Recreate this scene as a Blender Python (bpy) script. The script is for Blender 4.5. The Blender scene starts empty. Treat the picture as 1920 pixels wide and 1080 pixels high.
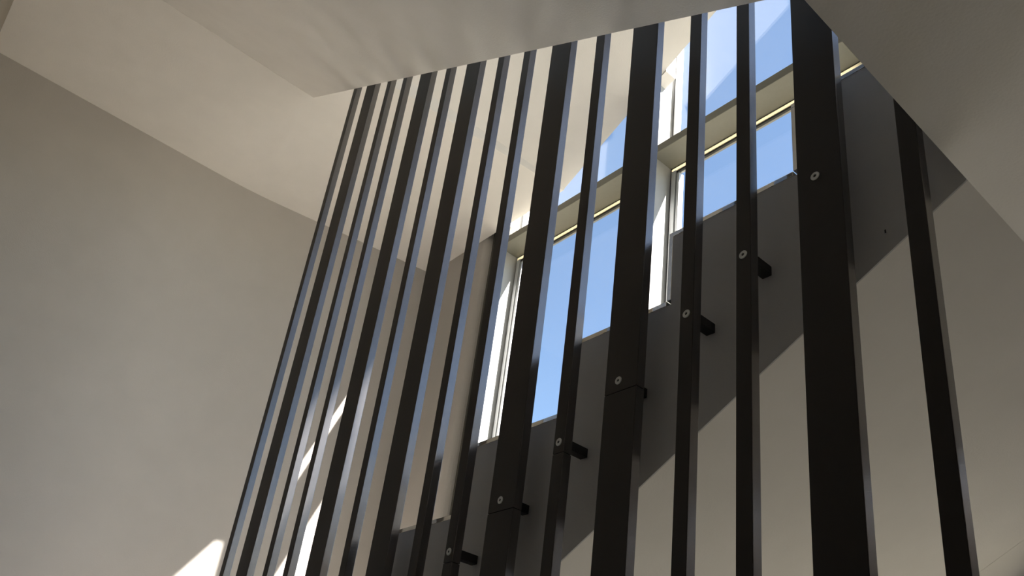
import bpy, bmesh, math
from mathutils import Matrix, Vector

# ------------------------------------------------------------------ scene, camera, light
scene = bpy.context.scene
OZ = 1.55                                   # eye height above the lower floor

cam_data = bpy.data.cameras.new('camera')
cam = bpy.data.objects.new('camera', cam_data)
scene.collection.objects.link(cam)
R0 = (0.65461966, 0.74657301, 0.11875114)    # camera right in the world
R1 = (-0.2768064, 0.38290077, -0.88134285)   # camera down
R2 = (-0.70345669, 0.54407328, 0.45731056)   # view direction
cam.matrix_world = Matrix(((R0[0], -R1[0], -R2[0], 0.0),
                           (R0[1], -R1[1], -R2[1], 0.0),
                           (R0[2], -R1[2], -R2[2], OZ),
                           (0, 0, 0, 1)))
cam_data.sensor_width = 36.0
cam_data.lens = 1633.725 / 1920.0 * 36.0
cam_data.shift_y = 180.0 / 1920.0            # the picture is the upper part of a taller frame
cam_data.clip_start = 0.01
scene.camera = cam

SUN_TRAVEL = Vector((-1.0, -0.407, -1.18)).normalized()
world = bpy.data.worlds.new('sky')
scene.world = world
world.use_nodes = True
wn = world.node_tree
wn.nodes.clear()
wo = wn.nodes.new('ShaderNodeOutputWorld')
wb = wn.nodes.new('ShaderNodeBackground')
sky = wn.nodes.new('ShaderNodeTexSky')
sky.sky_type = 'NISHITA'
sky.sun_disc = False
sky.sun_elevation = math.asin(-SUN_TRAVEL.z)
sky.sun_rotation = math.atan2(-SUN_TRAVEL.x, -SUN_TRAVEL.y)
sky.air_density = 1.0
sky.dust_density = 0.3
sky.ozone_density = 1.0
wb.inputs['Strength'].default_value = 0.33
wn.links.new(sky.outputs[0], wb.inputs['Color'])
wn.links.new(wb.outputs[0], wo.inputs['Surface'])

sun_data = bpy.data.lights.new('sun', 'SUN')
sun_data.energy = 46.0
sun_data.angle = math.radians(0.53)
sun_data.color = (1.0, 0.905, 0.83)
sun = bpy.data.objects.new('sun', sun_data)
scene.collection.objects.link(sun)
sun.rotation_euler = SUN_TRAVEL.to_track_quat('-Z', 'Y').to_euler()
sun.location = (6, 6, 10)

scene.view_settings.view_transform = 'Standard'
scene.view_settings.look = 'None'
scene.view_settings.gamma = 1.0
scene.view_settings.use_curve_mapping = False
scene.view_settings.exposure = 0.0


# ------------------------------------------------------------------ materials
def material(name, color, rough=0.8, metallic=0.0, spec=0.5, grain=0.0, grain_scale=60.0,
             bump=0.0, bump_scale=220.0):
    m = bpy.data.materials.new(name)
    m.use_nodes = True
    nt = m.node_tree
    b = nt.nodes['Principled BSDF']
    b.inputs['Roughness'].default_value = rough
    b.inputs['Metallic'].default_value = metallic
    b.inputs['Specular IOR Level'].default_value = spec
    tc = nt.nodes.new('ShaderNodeTexCoord')
    n = nt.nodes.new('ShaderNodeTexNoise')
    n.inputs['Scale'].default_value = grain_scale
    n.inputs['Detail'].default_value = 5.0
    nt.links.new(tc.outputs['Object'], n.inputs['Vector'])
    r = nt.nodes.new('ShaderNodeValToRGB')
    lo = tuple(c * (1 - grain) for c in color) + (1,)
    hi = tuple(min(1.0, c * (1 + grain)) for c in color) + (1,)
    r.color_ramp.elements[0].position = 0.3
    r.color_ramp.elements[0].color = lo
    r.color_ramp.elements[1].position = 0.7
    r.color_ramp.elements[1].color = hi
    nt.links.new(n.outputs['Fac'], r.inputs['Fac'])
    nt.links.new(r.outputs['Color'], b.inputs['Base Color'])
    if bump > 0:
        n2 = nt.nodes.new('ShaderNodeTexNoise')
        n2.inputs['Scale'].default_value = bump_scale
        n2.inputs['Detail'].default_value = 3.0
        nt.links.new(tc.outputs['Object'], n2.inputs['Vector'])
        bp = nt.nodes.new('ShaderNodeBump')
        bp.inputs['Strength'].default_value = bump
        bp.inputs['Distance'].default_value = 0.002
        nt.links.new(n2.outputs['Fac'], bp.inputs['Height'])
        nt.links.new(bp.outputs['Normal'], b.inputs['Normal'])
    return m


def glass_material(name):
    m = bpy.data.materials.new(name)
    m.use_nodes = True
    nt = m.node_tree
    nt.nodes.clear()
    out = nt.nodes.new('ShaderNodeOutputMaterial')
    mix = nt.nodes.new('ShaderNodeMixShader')
    fr = nt.nodes.new('ShaderNodeFresnel')
    # the way out of the pane sees the inverse index, so it never reflects totally
    geo = nt.nodes.new('ShaderNodeNewGeometry')
    ior = nt.nodes.new('ShaderNodeMapRange')
    ior.inputs['To Min'].default_value = 1.45
    ior.inputs['To Max'].default_value = 1.0 / 1.45
    nt.links.new(geo.outputs['Backfacing'], ior.inputs['Value'])
    nt.links.new(ior.outputs['Result'], fr.inputs['IOR'])
    tr = nt.nodes.new('ShaderNodeBsdfTransparent')
    tr.inputs['Color'].default_value = (0.97, 0.985, 0.98, 1)
    gl = nt.nodes.new('ShaderNodeBsdfGlossy')
    gl.inputs['Roughness'].default_value = 0.0
    nt.links.new(fr.outputs[0], mix.inputs[0])
    nt.links.new(tr.outputs[0], mix.inputs[1])
    nt.links.new(gl.outputs[0], mix.inputs[2])
    nt.links.new(mix.outputs[0], out.inputs['Surface'])
    return m


def translucent_material(name, color):
    m = bpy.data.materials.new(name)
    m.use_nodes = True
    nt = m.node_tree
    nt.nodes.clear()
    out = nt.nodes.new('ShaderNodeOutputMaterial')
    mix = nt.nodes.new('ShaderNodeMixShader')
    mix.inputs[0].default_value = 0.85
    d = nt.nodes.new('ShaderNodeBsdfDiffuse')
    t = nt.nodes.new('ShaderNodeBsdfTranslucent')
    for q in (d, t):
        q.inputs['Color'].default_value = color + (1,)
    nt.links.new(d.outputs[0], mix.inputs[1])
    nt.links.new(t.outputs[0], mix.inputs[2])
    nt.links.new(mix.outputs[0], out.inputs['Surface'])
    return m


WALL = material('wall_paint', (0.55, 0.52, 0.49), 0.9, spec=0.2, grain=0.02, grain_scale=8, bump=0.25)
WALL_DARK = material('wall_paint_darkened', (0.34, 0.305, 0.265), 0.9, spec=0.2, grain=0.02, grain_scale=8, bump=0.25)  # same wall paint, darkened to cut light bounced onto the end wall
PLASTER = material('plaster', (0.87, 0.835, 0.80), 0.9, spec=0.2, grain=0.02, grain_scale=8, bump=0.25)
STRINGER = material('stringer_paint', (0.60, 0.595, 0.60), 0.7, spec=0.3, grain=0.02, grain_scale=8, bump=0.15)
STEP_EDGE = material('step_edge', (0.88, 0.87, 0.82), 0.09, metallic=1.0, grain=0.03)
FACE = material('batten_face_darkened', (0.028, 0.024, 0.023), 0.5, spec=0.35, grain=0.04, grain_scale=30)  # batten fronts coloured darker than the sides to stand for their shade
BRONZE = material('bronze_coating', (0.19, 0.182, 0.180), 0.25, metallic=1.0, grain=0.03, grain_scale=30,
                  bump=0.06, bump_scale=600)
BRACKET = material('bracket_black', (0.02, 0.02, 0.02), 0.5, grain=0.05)
STEEL = material('washer_steel', (0.62, 0.64, 0.63), 0.35, metallic=0.6, grain=0.05)
SOCKET = material('screw_socket', (0.012, 0.012, 0.012), 0.7)
FIN = material('reveal_white', (0.56, 0.57, 0.57), 0.55, grain=0.01)
ALU = material('frame_aluminium', (0.72, 0.74, 0.75), 0.4, metallic=0.25, grain=0.02)
HEADBAR = material('head_bar_grey', (0.36, 0.36, 0.34), 0.5, metallic=0.2, grain=0.02)
GAP = material('shadow_gap', (0.10, 0.10, 0.085), 0.8)  # dark colour stands in for the shade inside the recess
GASKET = material('gasket_dark', (0.035, 0.035, 0.037), 0.7)
TRANSOM = material('transom_paint', (0.28, 0.27, 0.225), 0.7, grain=0.02)
LIT_STRIP = translucent_material('glow_strip', (0.95, 0.89, 0.70))  # added strip, translucent so that sun from outside makes it glow
FLOOR = material('floor_carpet', (0.20, 0.19, 0.18), 0.9, grain=0.06, grain_scale=12)
WOOD = material('landing_floor', (0.86, 0.77, 0.64), 0.5, grain=0.06, grain_scale=6)
GROUND = material('ground_gravel', (0.10, 0.095, 0.07), 0.95, grain=0.15, grain_scale=3)
GLASS = glass_material('window_glass')


# ------------------------------------------------------------------ mesh helpers
class MB:
    """Collects shapes and links them as one mesh object."""

    def __init__(self):
        self.bm = bmesh.new()

    def box(self, x0, x1, y0, y1, z0, z1, bevel=0.0):
        t = bmesh.new()
        bmesh.ops.create_cube(t, size=1.0)
        for v in t.verts:
            v.co = Vector(((x0 + x1) / 2 + v.co.x * (x1 - x0),
                           (y0 + y1) / 2 + v.co.y * (y1 - y0),
                           (z0 + z1) / 2 + v.co.z * (z1 - z0)))
        if bevel > 0:
            bmesh.ops.bevel(t, geom=t.edges[:], offset=bevel, segments=2, profile=0.5, affect='EDGES')
        self._merge(t)
        return self

    def prism_y(self, pts, y0, y1):
        """pts = (x, z) outline, extruded along y."""
        t = bmesh.new()
        a = [t.verts.new((x, y0, z)) for x, z in pts]
        b = [t.verts.new((x, y1, z)) for x, z in pts]
        self._skin(t, a, b)
        return self

    def prism_z(self, pts, z0, z1):
        t = bmesh.new()
        a = [t.verts.new((x, y, z0)) for x, y in pts]
        b = [t.verts.new((x, y, z1)) for x, y in pts]
        self._skin(t, a, b)
        return self

    def loft(self, a_pts, b_pts):
        t = bmesh.new()
        a = [t.verts.new(p) for p in a_pts]
        b = [t.verts.new(p) for p in b_pts]
        self._skin(t, a, b)
        return self

    def _skin(self, t, a, b):
        n = len(a)
        t.faces.new(a)
        t.faces.new(b)
        for i in range(n):
            t.faces.new((a[i], a[(i + 1) % n], b[(i + 1) % n], b[i]))
        bmesh.ops.recalc_face_normals(t, faces=t.faces[:])
        self._merge(t)

    def ring_y(self, cx, cz, y0, y1, ro, ri, n=24):
        """washer: axis along y; ri = 0 gives a disc."""
        t = bmesh.new()
        rings = []
        for y, r in ((y1, ro), (y0 + 0.0008, ro), (y0, ro - 0.0010), (y0, ri), (y1, ri)):
            rings.append([t.verts.new((cx + r * math.cos(2 * math.pi * i / n), y,
                                       cz + r * math.sin(2 * math.pi * i / n))) for i in range(n)])
        for k in range(5):
            p, q = rings[k], rings[(k + 1) % 5]
            for i in range(n):
                t.faces.new((p[i], p[(i + 1) % n], q[(i + 1) % n], q[i]))
        bmesh.ops.recalc_face_normals(t, faces=t.faces[:])
        self._merge(t)
        return self

    def frame_y(self, x0, x1, z0, z1, w, y0, y1, bevel=0.0015):
        """rectangular frame in the xz plane, member width w."""
        self.box(x0, x0 + w, y0, y1, z0, z1, bevel)
        self.box(x1 - w, x1, y0, y1, z0, z1, bevel)
        self.box(x0 + w, x1 - w, y0, y1, z0, z0 + w, bevel)
        self.box(x0 + w, x1 - w, y0, y1, z1 - w, z1, bevel)
        return self

    def _merge(self, t):
        me = bpy.data.meshes.new('tmp')
        t.to_mesh(me)
        t.free()
        self.bm.from_mesh(me)
        bpy.data.meshes.remove(me)

    def build(self, name, mat, parent=None, origin=None):
        o0 = Vector(origin) if origin else Vector((0, 0, 0))
        for v in self.bm.verts:
            v.co -= o0
        me = bpy.data.meshes.new(name)
        self.bm.to_mesh(me)
        self.bm.free()
        me.materials.append(mat)
        o = bpy.data.objects.new(name, me)
        scene.collection.objects.link(o)
        if parent is not None:
            o.parent = parent
            o.location = o0 - Vector((parent['ox'], parent['oy'], parent['oz']))
        else:
            o.location = o0 + Vector((0, 0, OZ))
        return o


def empty(name, loc):
    o = bpy.data.objects.new(name, None)
    o.empty_display_size = 0.1
    scene.collection.objects.link(o)
    o.location = Vector(loc) + Vector((0, 0, OZ))
    o['ox'], o['oy'], o['oz'] = loc
    return o


def tag(o, label=None, cat=None, group=None, kind=None):
    if label: o['label'] = label
    if cat: o['category'] = cat
    if group: o['group'] = group
    if kind: o['kind'] = kind
    return o


# ------------------------------------------------------------------ shared dimensions (metres, camera at the origin)
YB = 1.05                   # front of the battens
DEP = 0.0225                # batten depth
YS = 1.1235                 # side of the rising flight
YW = 2.155                  # room face of the window wall
YG = 2.277                  # glazing
Y2 = 0.975                  # side of the returning flight
YN = -0.187                 # near wall
RISE, RUN = 0.1689, 0.29436
X_LAND = -0.395             # edge of the landing on the right
Z_LAND = 0.967              # its underside
Z_TOP = 1.4916              # its floor
Z_CEIL = 2.825              # underside of the landing on the left
X_END = -3.843
X_RIGHT = 1.25
Z_FLOOR = -OZ

# ------------------------------------------------------------------ setting
f = MB().box(X_END - 0.2, X_RIGHT + 0.2, YN - 0.2, YG + 0.06, Z_FLOOR - 0.15, Z_FLOOR).build('floor', FLOOR)
tag(f, kind='structure')
g = MB().box(-60, 60, YG + 0.06, 90, Z_FLOOR - 0.30, Z_FLOOR - 0.20).build('ground', GROUND)
tag(g, kind='structure')

# end wall: straight part, then turned slightly towards the windows
BEND, XC = 1.085, -3.694
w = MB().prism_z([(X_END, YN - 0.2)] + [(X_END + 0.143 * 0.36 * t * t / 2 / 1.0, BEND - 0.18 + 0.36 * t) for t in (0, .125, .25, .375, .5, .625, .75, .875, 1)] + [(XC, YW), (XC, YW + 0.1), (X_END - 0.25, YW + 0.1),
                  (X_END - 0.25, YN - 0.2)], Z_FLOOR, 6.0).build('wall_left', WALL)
tag(w, kind='structure')
w = MB().box(X_END, X_RIGHT, YN - 0.2, YN, Z_FLOOR, 6.0).build('wall_front', WALL_DARK)
tag(w, kind='structure')
w = MB().box(X_RIGHT, X_RIGHT + 0.2, YN - 0.2, YG + 0.06, Z_FLOOR, 6.0).build('wall_right', WALL)
tag(w, kind='structure')
# window wall: plaster piece beside the glazing, its end rounded into a shadow gap
r = 0.05
XW = -3.158                  # end of the plaster
pts = [(XC - 0.02, YW), (XW - r, YW)]
for i in range(1, 9):
    a = math.pi / 2 * i / 8
    pts.append((XW - r + r * math.sin(a), YW + r - r * math.cos(a)))
pts += [(XW, YG + 0.06), (XC - 0.02, YG + 0.06)]
w = MB().prism_z(pts, Z_FLOOR, 6.0).build('wall_back', WALL)
tag(w, kind='structure')
# roof slab; unseen eave added to cut the sun off the upper battens
w = MB().box(X_END - 0.25, X_RIGHT + 3.5, YN - 0.2, YW + 0.60, 6.0, 6.15).build('ceiling', PLASTER)
tag(w, kind='structure')

t = MB().box(XW, -3.10, YW + 0.03, YG + 0.05, Z_FLOOR, 6.0).build('trim_3', GAP)
tag(t, kind='structure')

# ------------------------------------------------------------------ windows
FIN_T = 0.052
BAYS = [(-3.05, -2.135), (-2.008, -1.03), (-0.98, 0.70)]
Z_TR0, Z_TR1 = 2.706, 2.748
Z_SILL = Z_FLOOR + 0.25


def window(i, x0, x1, zt0, zt1, ztop, zsill, left_t, right_t):
    wnd = tag(empty('window_%d' % i, (x0, YW, zsill)), kind='structure')
    if left_t:
        MB().box(x0 - left_t, x0, YW, YG + 0.06, Z_FLOOR, 6.0, 0.002).build('reveal', FIN, wnd)
    if right_t:
        MB().box(x1, x1 + right_t, YW, YG + 0.06, Z_FLOOR, 6.0, 0.002).build('reveal', FIN, wnd)
    if i != 3:
        MB().box(x0, x1, YW + 0.01, YG + 0.06, Z_FLOOR, zsill, 0.003).build('sill', FIN, wnd)
    if ztop > 4:
        MB().box(x0, x1, YW + 0.01, YG + 0.06, ztop, 6.0).build('head_panel', FIN, wnd)
    for z0, z1, nm in ((zsill, zt0, 'lower'), (zt1, ztop, 'upper')):
        e = 0.0085
        MB().frame_y(x0, x1, z0, z1, e, YG + 0.004, YG + 0.018, 0.0).build('gasket', GASKET, wnd)
        fr = MB()
        if nm == 'lower':
            fr.box(x0 + e, x0 + e + 0.024, YG - 0.002, YG + 0.03, z0 + e, z1 - e - 0.014, 0.0015)
            fr.box(x1 - e - 0.024, x1 - e, YG - 0.002, YG + 0.03, z0 + e, z1 - e - 0.014, 0.0015)
            fr.box(x0 + e + 0.024, x1 - e - 0.024, YG - 0.002, YG + 0.03, z0 + e, z0 + e + 0.02, 0.0015)
            MB().box(x0 + e, x1 - e, YG, YG + 0.024, z1 - e - 0.014, z1 - e).build('lit_strip', LIT_STRIP, wnd)
            top = z1 - e - 0.014
            MB().box(x0 + e + 0.024, x1 - e - 0.024, YG + 0.004, YG + 0.024, top - e, top).build('gasket', GASKET, wnd)
            MB().box(x0 + e + 0.024, x1 - e - 0.024, YG + 0.006, YG + 0.016, top - e - 0.012, top - e).build('head_bar', HEADBAR, wnd)
        else:
            fr.frame_y(x0 + e, x1 - e, z0 + e, z1 - e, 0.026, YG - 0.002, YG + 0.018)
        fr.build('frame', ALU, wnd)
        xa, xb = x0 + e + 0.030, x1 - e - 0.030
        if nm == 'lower':
            MB().box(xa - 0.006, xa, YG + 0.006, YG + 0.03, z0 + e, z1 - 0.03).build('gasket', GASKET, wnd)
            MB().box(xa, xa + 0.014, YG, YG + 0.03, z0 + e, z1 - 0.045, 0.001).build('sash_bar', ALU, wnd)
        MB().box(xa - 0.004, xb + 0.004, YG + 0.008, YG + 0.014, z0 + 0.03, z1 - 0.032).build('pane', GLASS, wnd)
    return wnd


for i, (a, b) in enumerate(BAYS):
    lt = 0.05 if i == 0 else (a - BAYS[i - 1][1] - 0.05 if i == 1 else 0)
    window(i + 1, a, b, Z_TR0, Z_TR1, 3.82 if i == 2 else 4.75, 1.0 if i == 2 else Z_SILL, lt, 0 if i == 2 else 0.05)
# small high pane over the right end of the third bay
w4 = tag(empty('window_4', (0.215, YW, 3.93)), kind='structure')
MB().frame_y(0.215, 1.09, 3.93, 5.30, 0.03, YG - 0.002, YG + 0.03).build('frame', ALU, w4)
MB().box(0.24, 1.065, YG + 0.014, YG + 0.020, 3.955, 5.275).build('pane', GLASS, w4)
# narrow unseen window added under the flight to brighten its underside
w5 = tag(empty('window_5', (-0.93, YW, -1.2)), kind='structure')
MB().frame_y(-0.93, -0.50, -1.2, 0.645, 0.03, YG + 0.036, YG + 0.058).build('frame', ALU, w5)
MB().box(-0.905, -0.525, YG + 0.044, YG + 0.050, -1.175, 0.62).build('pane', GLASS, w5)
w = MB().box(0.70, X_RIGHT, YW, YG + 0.06, Z_FLOOR, 3.93).box(1.09, X_RIGHT, YW, YG + 0.06, 3.93, 6.0)
w.box(-0.98, 0.215, YW, YG + 0.06, 3.93, 6.0)
w.box(0.215, 1.09, YW, YG + 0.06, 5.30, 6.0)
w.box(-0.98, -0.93, YG + 0.04, YG + 0.06, Z_FLOOR, 1.0).box(-0.93, -0.50, YG + 0.04, YG + 0.06, 0.645, 1.0)
w.box(-0.93, -0.50, YG - 0.05, YG + 0.06, Z_FLOOR, -1.2).box(-0.50, 0.70, YG + 0.04, YG + 0.06, Z_FLOOR, 1.0)
tag(w.build('wall_back', WALL), kind='structure')

# transom running past the first three bays
t = MB()
for a, b in BAYS:
    t.box(a, b, YW, YG + 0.022, Z_TR0, Z_TR1, 0.002)
t = t.build('trim_1', TRANSOM)
tag(t, kind='structure')
t = MB().box(-0.98, 0.70, YW, YG + 0.05, 3.82, 3.93, 0.002).build('trim_2', TRANSOM)
tag(t, kind='structure')


# ------------------------------------------------------------------ stairs
def flight(name, x_first, z_low, n, run, soffit, ya, yb, ystr, label, plates=True):
    """n risers; nosing i at x_first + i*run; soffit = ((x,z),(x,z)); steps go towards sign(run)."""
    T = 0.011
    root = tag(empty(name, (x_first, ystr, z_low)), label, 'staircase', 'flights of the staircase')
    sg = 1 if run > 0 else -1
    top = []
    for i in range(n):
        x = x_first + i * run
        z = z_low + i * RISE
        top.append((x + sg * T, z - (T if i else 0)))
        top.append((x + sg * T, z + RISE - T))
    (xa, za), (xb, zb) = soffit
    xe = x_first + (n - 1) * run
    outline = [(xa, za)] + top + [(xb, z_low + n * RISE - T)] + [(xb, zb)]
    if sg * (xb - xe) < sg * T + 1e-4:
        outline = [(xa, za)] + top[:-2] + [(xe, top[-3][1]), (xb, zb)]
    if not plates:                       # sits on the landing it starts from
        outline.insert(1, (xa, z_low + 0.0005))
        outline[2] = (outline[2][0], z_low + 0.0005)
    body_y = (ya + 0.003, yb) if ystr == ya else (ya, yb - 0.008)
    str_y = (ya, ya + 0.003) if ystr == ya else (yb - 0.008, yb)
    if not plates:
        body_y = (ya, yb - 0.001)
        str_y = (yb - 0.001, yb)
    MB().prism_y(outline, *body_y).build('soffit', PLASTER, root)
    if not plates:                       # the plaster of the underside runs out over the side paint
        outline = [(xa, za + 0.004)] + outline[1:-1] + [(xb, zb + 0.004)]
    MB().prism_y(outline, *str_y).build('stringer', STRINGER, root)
    if plates:
        for i in range(n - 1):
            x = x_first + i * run
            z = z_low + (i + 1) * RISE
            MB().box(min(x, x + run), max(x, x + run), ya - 0.0015, yb, z - T, z, 0.001).build('tread', STEP_EDGE, root)
        for i in range(n - 1):
            x = x_first + i * run
            z = z_low + i * RISE
            MB().box(min(x, x + sg * T), max(x, x + sg * T), ya - 0.0015, yb, z, z + RISE - T, 0.001).build('riser', STEP_EDGE, root)
    return root


S1 = 0.584
N1 = 10
x1_first = X_LAND - (N1 - 1) * RUN
z1_low = Z_TOP - N1 * RISE
flight('stair_flight', x1_first, z1_low, N1, RUN,
       ((x1_first - 0.30, Z_LAND + S1 * (x1_first - 0.30 + 0.393)), (X_LAND, Z_LAND)), YS, YW - 0.002, YS,
       'stair flight behind the battens with stepped dark grey side and pale underside')

f1 = bpy.data.objects['stair_flight']
xi = -0.978
MB().prism_y([(xi, Z_LAND + S1 * (xi + 0.393) + 0.0002), (X_LAND, Z_LAND + 0.0002), (X_LAND, 1.0), (xi, 1.0)], YW - 0.0025, YG + 0.038).build('soffit', PLASTER, f1)

S2 = (Z_CEIL - 1.462) / (-2.99 + 0.667)
x2f = -0.046
zs = lambda x: 1.462 + S2 * (x + 0.667)
flight('stair_flight', x2f, Z_TOP, 11, -RUN, ((X_LAND - 0.001, zs(X_LAND)), (-2.989, Z_CEIL)), YN + 0.001, Y2, Y2,
       'stair flight overhead in front of the battens, underside crossed by soft batten shadows', plates=False)

# flight above the windows' heads: underside only is seen
root3 = tag(empty('stair_flight', (-2.6, YS, Z_CEIL)),
            'sloping pale stair underside seen through the battens, cutting off the upper window panes',
            'staircase', 'flights of the staircase')
S3 = 0.5716
XF_A, XF_B = -2.662, -2.582
xt = 0.60


def z3(x): return 2.8164 + S3 * (x - XF_B)


n3 = 10
top3 = []
for i in range(n3 + 1):
    x = -2.55 + i * RUN
    top3 += [(x, 3.34 + i * RISE), (x, 3.34 + (i + 1) * RISE)]
top3 = [p for p in top3 if p[0] < xt]
A3 = [(XF_A, YS, Z_CEIL), (XF_A + 0.035, YS, Z_CEIL + 0.055), (xt, YS, z3(xt))] + \
     [(x, YS, z) for x, z in [(xt, top3[-1][1])] + top3[::-1] + [(XF_A, 3.34)]]
B3 = [(XF_B, YW - 0.002, Z_CEIL - 0.0005), (XF_B + 0.012, YW - 0.002, Z_CEIL + 0.012), (xt, YW - 0.002, z3(xt))] + \
     [(x, YW - 0.002, z) for x, z in [(xt, top3[-1][1])] + top3[::-1] + [(XF_B, 3.34)]]
MB().loft(A3, B3).build('soffit', PLASTER, root3)

# landings
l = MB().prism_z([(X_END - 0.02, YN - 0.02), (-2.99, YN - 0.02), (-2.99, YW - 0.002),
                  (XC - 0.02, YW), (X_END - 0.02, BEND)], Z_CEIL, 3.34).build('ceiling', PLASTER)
tag(l, kind='structure')
l = MB().prism_z([(-2.99, Y2), (XF_A, Y2), (XF_A, YS), (XF_B, YW - 0.002), (-2.99, YW - 0.002)],
                 Z_CEIL, 3.34).build('ceiling', PLASTER)
tag(l, kind='structure')
l = MB().box(X_LAND, X_RIGHT + 0.02, YN - 0.02, YW - 0.002, Z_LAND, Z_TOP - 0.012).build('ceiling', PLASTER)
tag(l, kind='structure')
l = MB().box(X_LAND, X_RIGHT + 0.02, YN - 0.02, YW - 0.002, Z_TOP - 0.012, Z_TOP).build('floor', FLOOR)
tag(l, kind='structure')
l = MB().box(xt + 0.001, X_RIGHT + 0.02, YN - 0.02, YW - 0.002, z3(xt), z3(xt) + 0.5).build('ceiling', PLASTER)
tag(l, kind='structure')
# lower landing on the left and the flight up to it from the floor
l = MB().prism_z([(X_END - 0.02, YN - 0.02), (x1_first, YN - 0.02), (x1_first, YW - 0.002), (XC - 0.02, YW), (X_END - 0.02, BEND)],
                 z1_low - 0.35, z1_low).build('floor', WOOD)
tag(l, kind='structure')

# blocks that hold the flight's edge to the window piers
for k, (x0, x1, z0) in enumerate(((-3.05, -3.0, Z_CEIL), (-1.995, -1.951, z3(-1.995)))):
    zb = z3(x1) if k else Z_CEIL
    b = MB().prism_y([(x0 - (0.013 if k else 0), z0), (x1, zb), (x1, zb + 0.25), (x0 - (0.013 if k else 0), zb + 0.25)],
                     YW - 0.002, YW + 0.062).build('tie_block', PLASTER, origin=(x0, YW, z0))
    tag(b, ('small square plaster block between the left window pier and the flat ceiling',
            'small square grey block between the middle window pier and the sloping underside')[k], 'block',
        'tie blocks at the window piers')

# small dark mark on the grey side of the rising flight
MB().box(-0.5288, -0.5268, YS - 0.0012, YS - 0.0002, 0.9305, 0.9370).build('dark_mark', BRACKET, f1)

# ------------------------------------------------------------------ battens
def darken_face(o):
    """puts the weaker light on the broad front face into a darker matt colour"""
    o.data.materials.append(FACE)
    for p in o.data.polygons:
        if p.normal.y < -0.9:
            p.material_index = 1


NAR, WID = 0.0290, 0.0775
NW = 'NWNNWNWNNWNWNNWN'
LEFT = [-2.610, -2.4835, -2.299, -2.1715, -2.0415, -1.867, -1.741, -1.5665, -1.4405, -1.315, -1.1405, -1.015, -0.8445,
        -0.7275, -0.6075, -0.4385]
SCREW = {8: (None, .495), 9: (-1.280, .578), 10: (None, .664), 11: (-.982, .750), 12: (None, .833), 13: (None, .904),
         14: (-.575, .995)}
LABELS = [
    'narrow dark batten at the left edge of the screen, first of the row',
    'wide dark batten, second of the row from the left edge of the screen',
    'narrow dark batten just right of the leftmost wide batten',
    'narrow dark batten just left of the second wide batten, fourth in the row',
    'wide dark batten, second wide one from the left, with a sunlit side low down',
    'single narrow dark batten between the second and third wide battens',
    'wide dark batten, third wide one from the left, between two single narrow ones',
    'narrow dark batten just right of the third wide batten, crossing the pale step edges',
    'narrow dark batten carrying the lowest steel screw washer in the picture',
    'wide dark batten covering the left window frame, fourth wide one from the left',
    'single narrow dark batten between the two sky-lit gaps of the left window',
    'wide dark batten covering the pier between the two windows',
    'narrow dark batten in front of the left part of the right window',
    'narrow dark batten across the middle of the right window, upright in the picture',
    'wide dark batten just right of the right window, widest in the picture, highest washer',
    'narrow dark batten at the right end of the row, ending under the landing',
]
SEAM = {8: 0.012, 9: 0.016, 10: 0.02, 11: 0.022}
for i, kind in enumerate(NW):
    wd = (NAR if kind == 'N' else WID) * YB
    x0 = LEFT[i] * YB
    x1 = x0 + wd
    ztop = Z_CEIL - 0.001 if i == 0 else min(3.1, zs(x1) + 0.28)
    if i >= 14:
        ztop = 2.2
    root = tag(empty('batten', ((x0 + x1) / 2, YB, Z_FLOOR)), LABELS[i], 'batten', 'vertical battens of the stair screen')
    if i in SCREW:
        sx, sz = SCREW[i]
        sx = (x0 + x1) / 2 if sx is None else sx * YB
        sz *= YB
        zc = sz - 0.024
        if i in SEAM:
            darken_face(MB().box(x0, x1, YB, YB + DEP, Z_FLOOR, zc - 0.0005, 0.0012).build('lower_length', BRONZE, root))
            darken_face(MB().box(x0, x1, YB, YB + DEP, zc + 0.0005, ztop, 0.0012).build('upper_length', BRONZE, root))
        else:
            darken_face(MB().box(x0, x1, YB, YB + DEP, Z_FLOOR, ztop, 0.0012).build('bar', BRONZE, root))
        hb = 0.0098
        MB().box(sx - hb, sx + hb, YB + DEP, YS - 0.002, sz - hb, sz + hb, 0.001).build('bracket', BRACKET, root)
        sc = MB().ring_y(sx, sz, YB - 0.0016, YB + 0.001, 0.0083, 0.0030).build('screw', STEEL, root)
        tag(sc, 'pale steel washer head with a dark socket')
        sc['ox'], sc['oy'], sc['oz'] = root['ox'], root['oy'], root['oz']
        hx = MB()
        hx.prism_y([(sx + 0.0031 * math.cos(math.pi / 3 * k), sz + 0.0031 * math.sin(math.pi / 3 * k)) for k in range(6)],
                   YB - 0.0006, YB + 0.001)
        h = hx.build('socket', SOCKET, root)
        h.parent = sc
        h.location = (0, 0, 0)
    else:
        darken_face(MB().box(x0, x1, YB, YB + DEP, Z_FLOOR, ztop, 0.0012).build('bar', BRONZE, root))
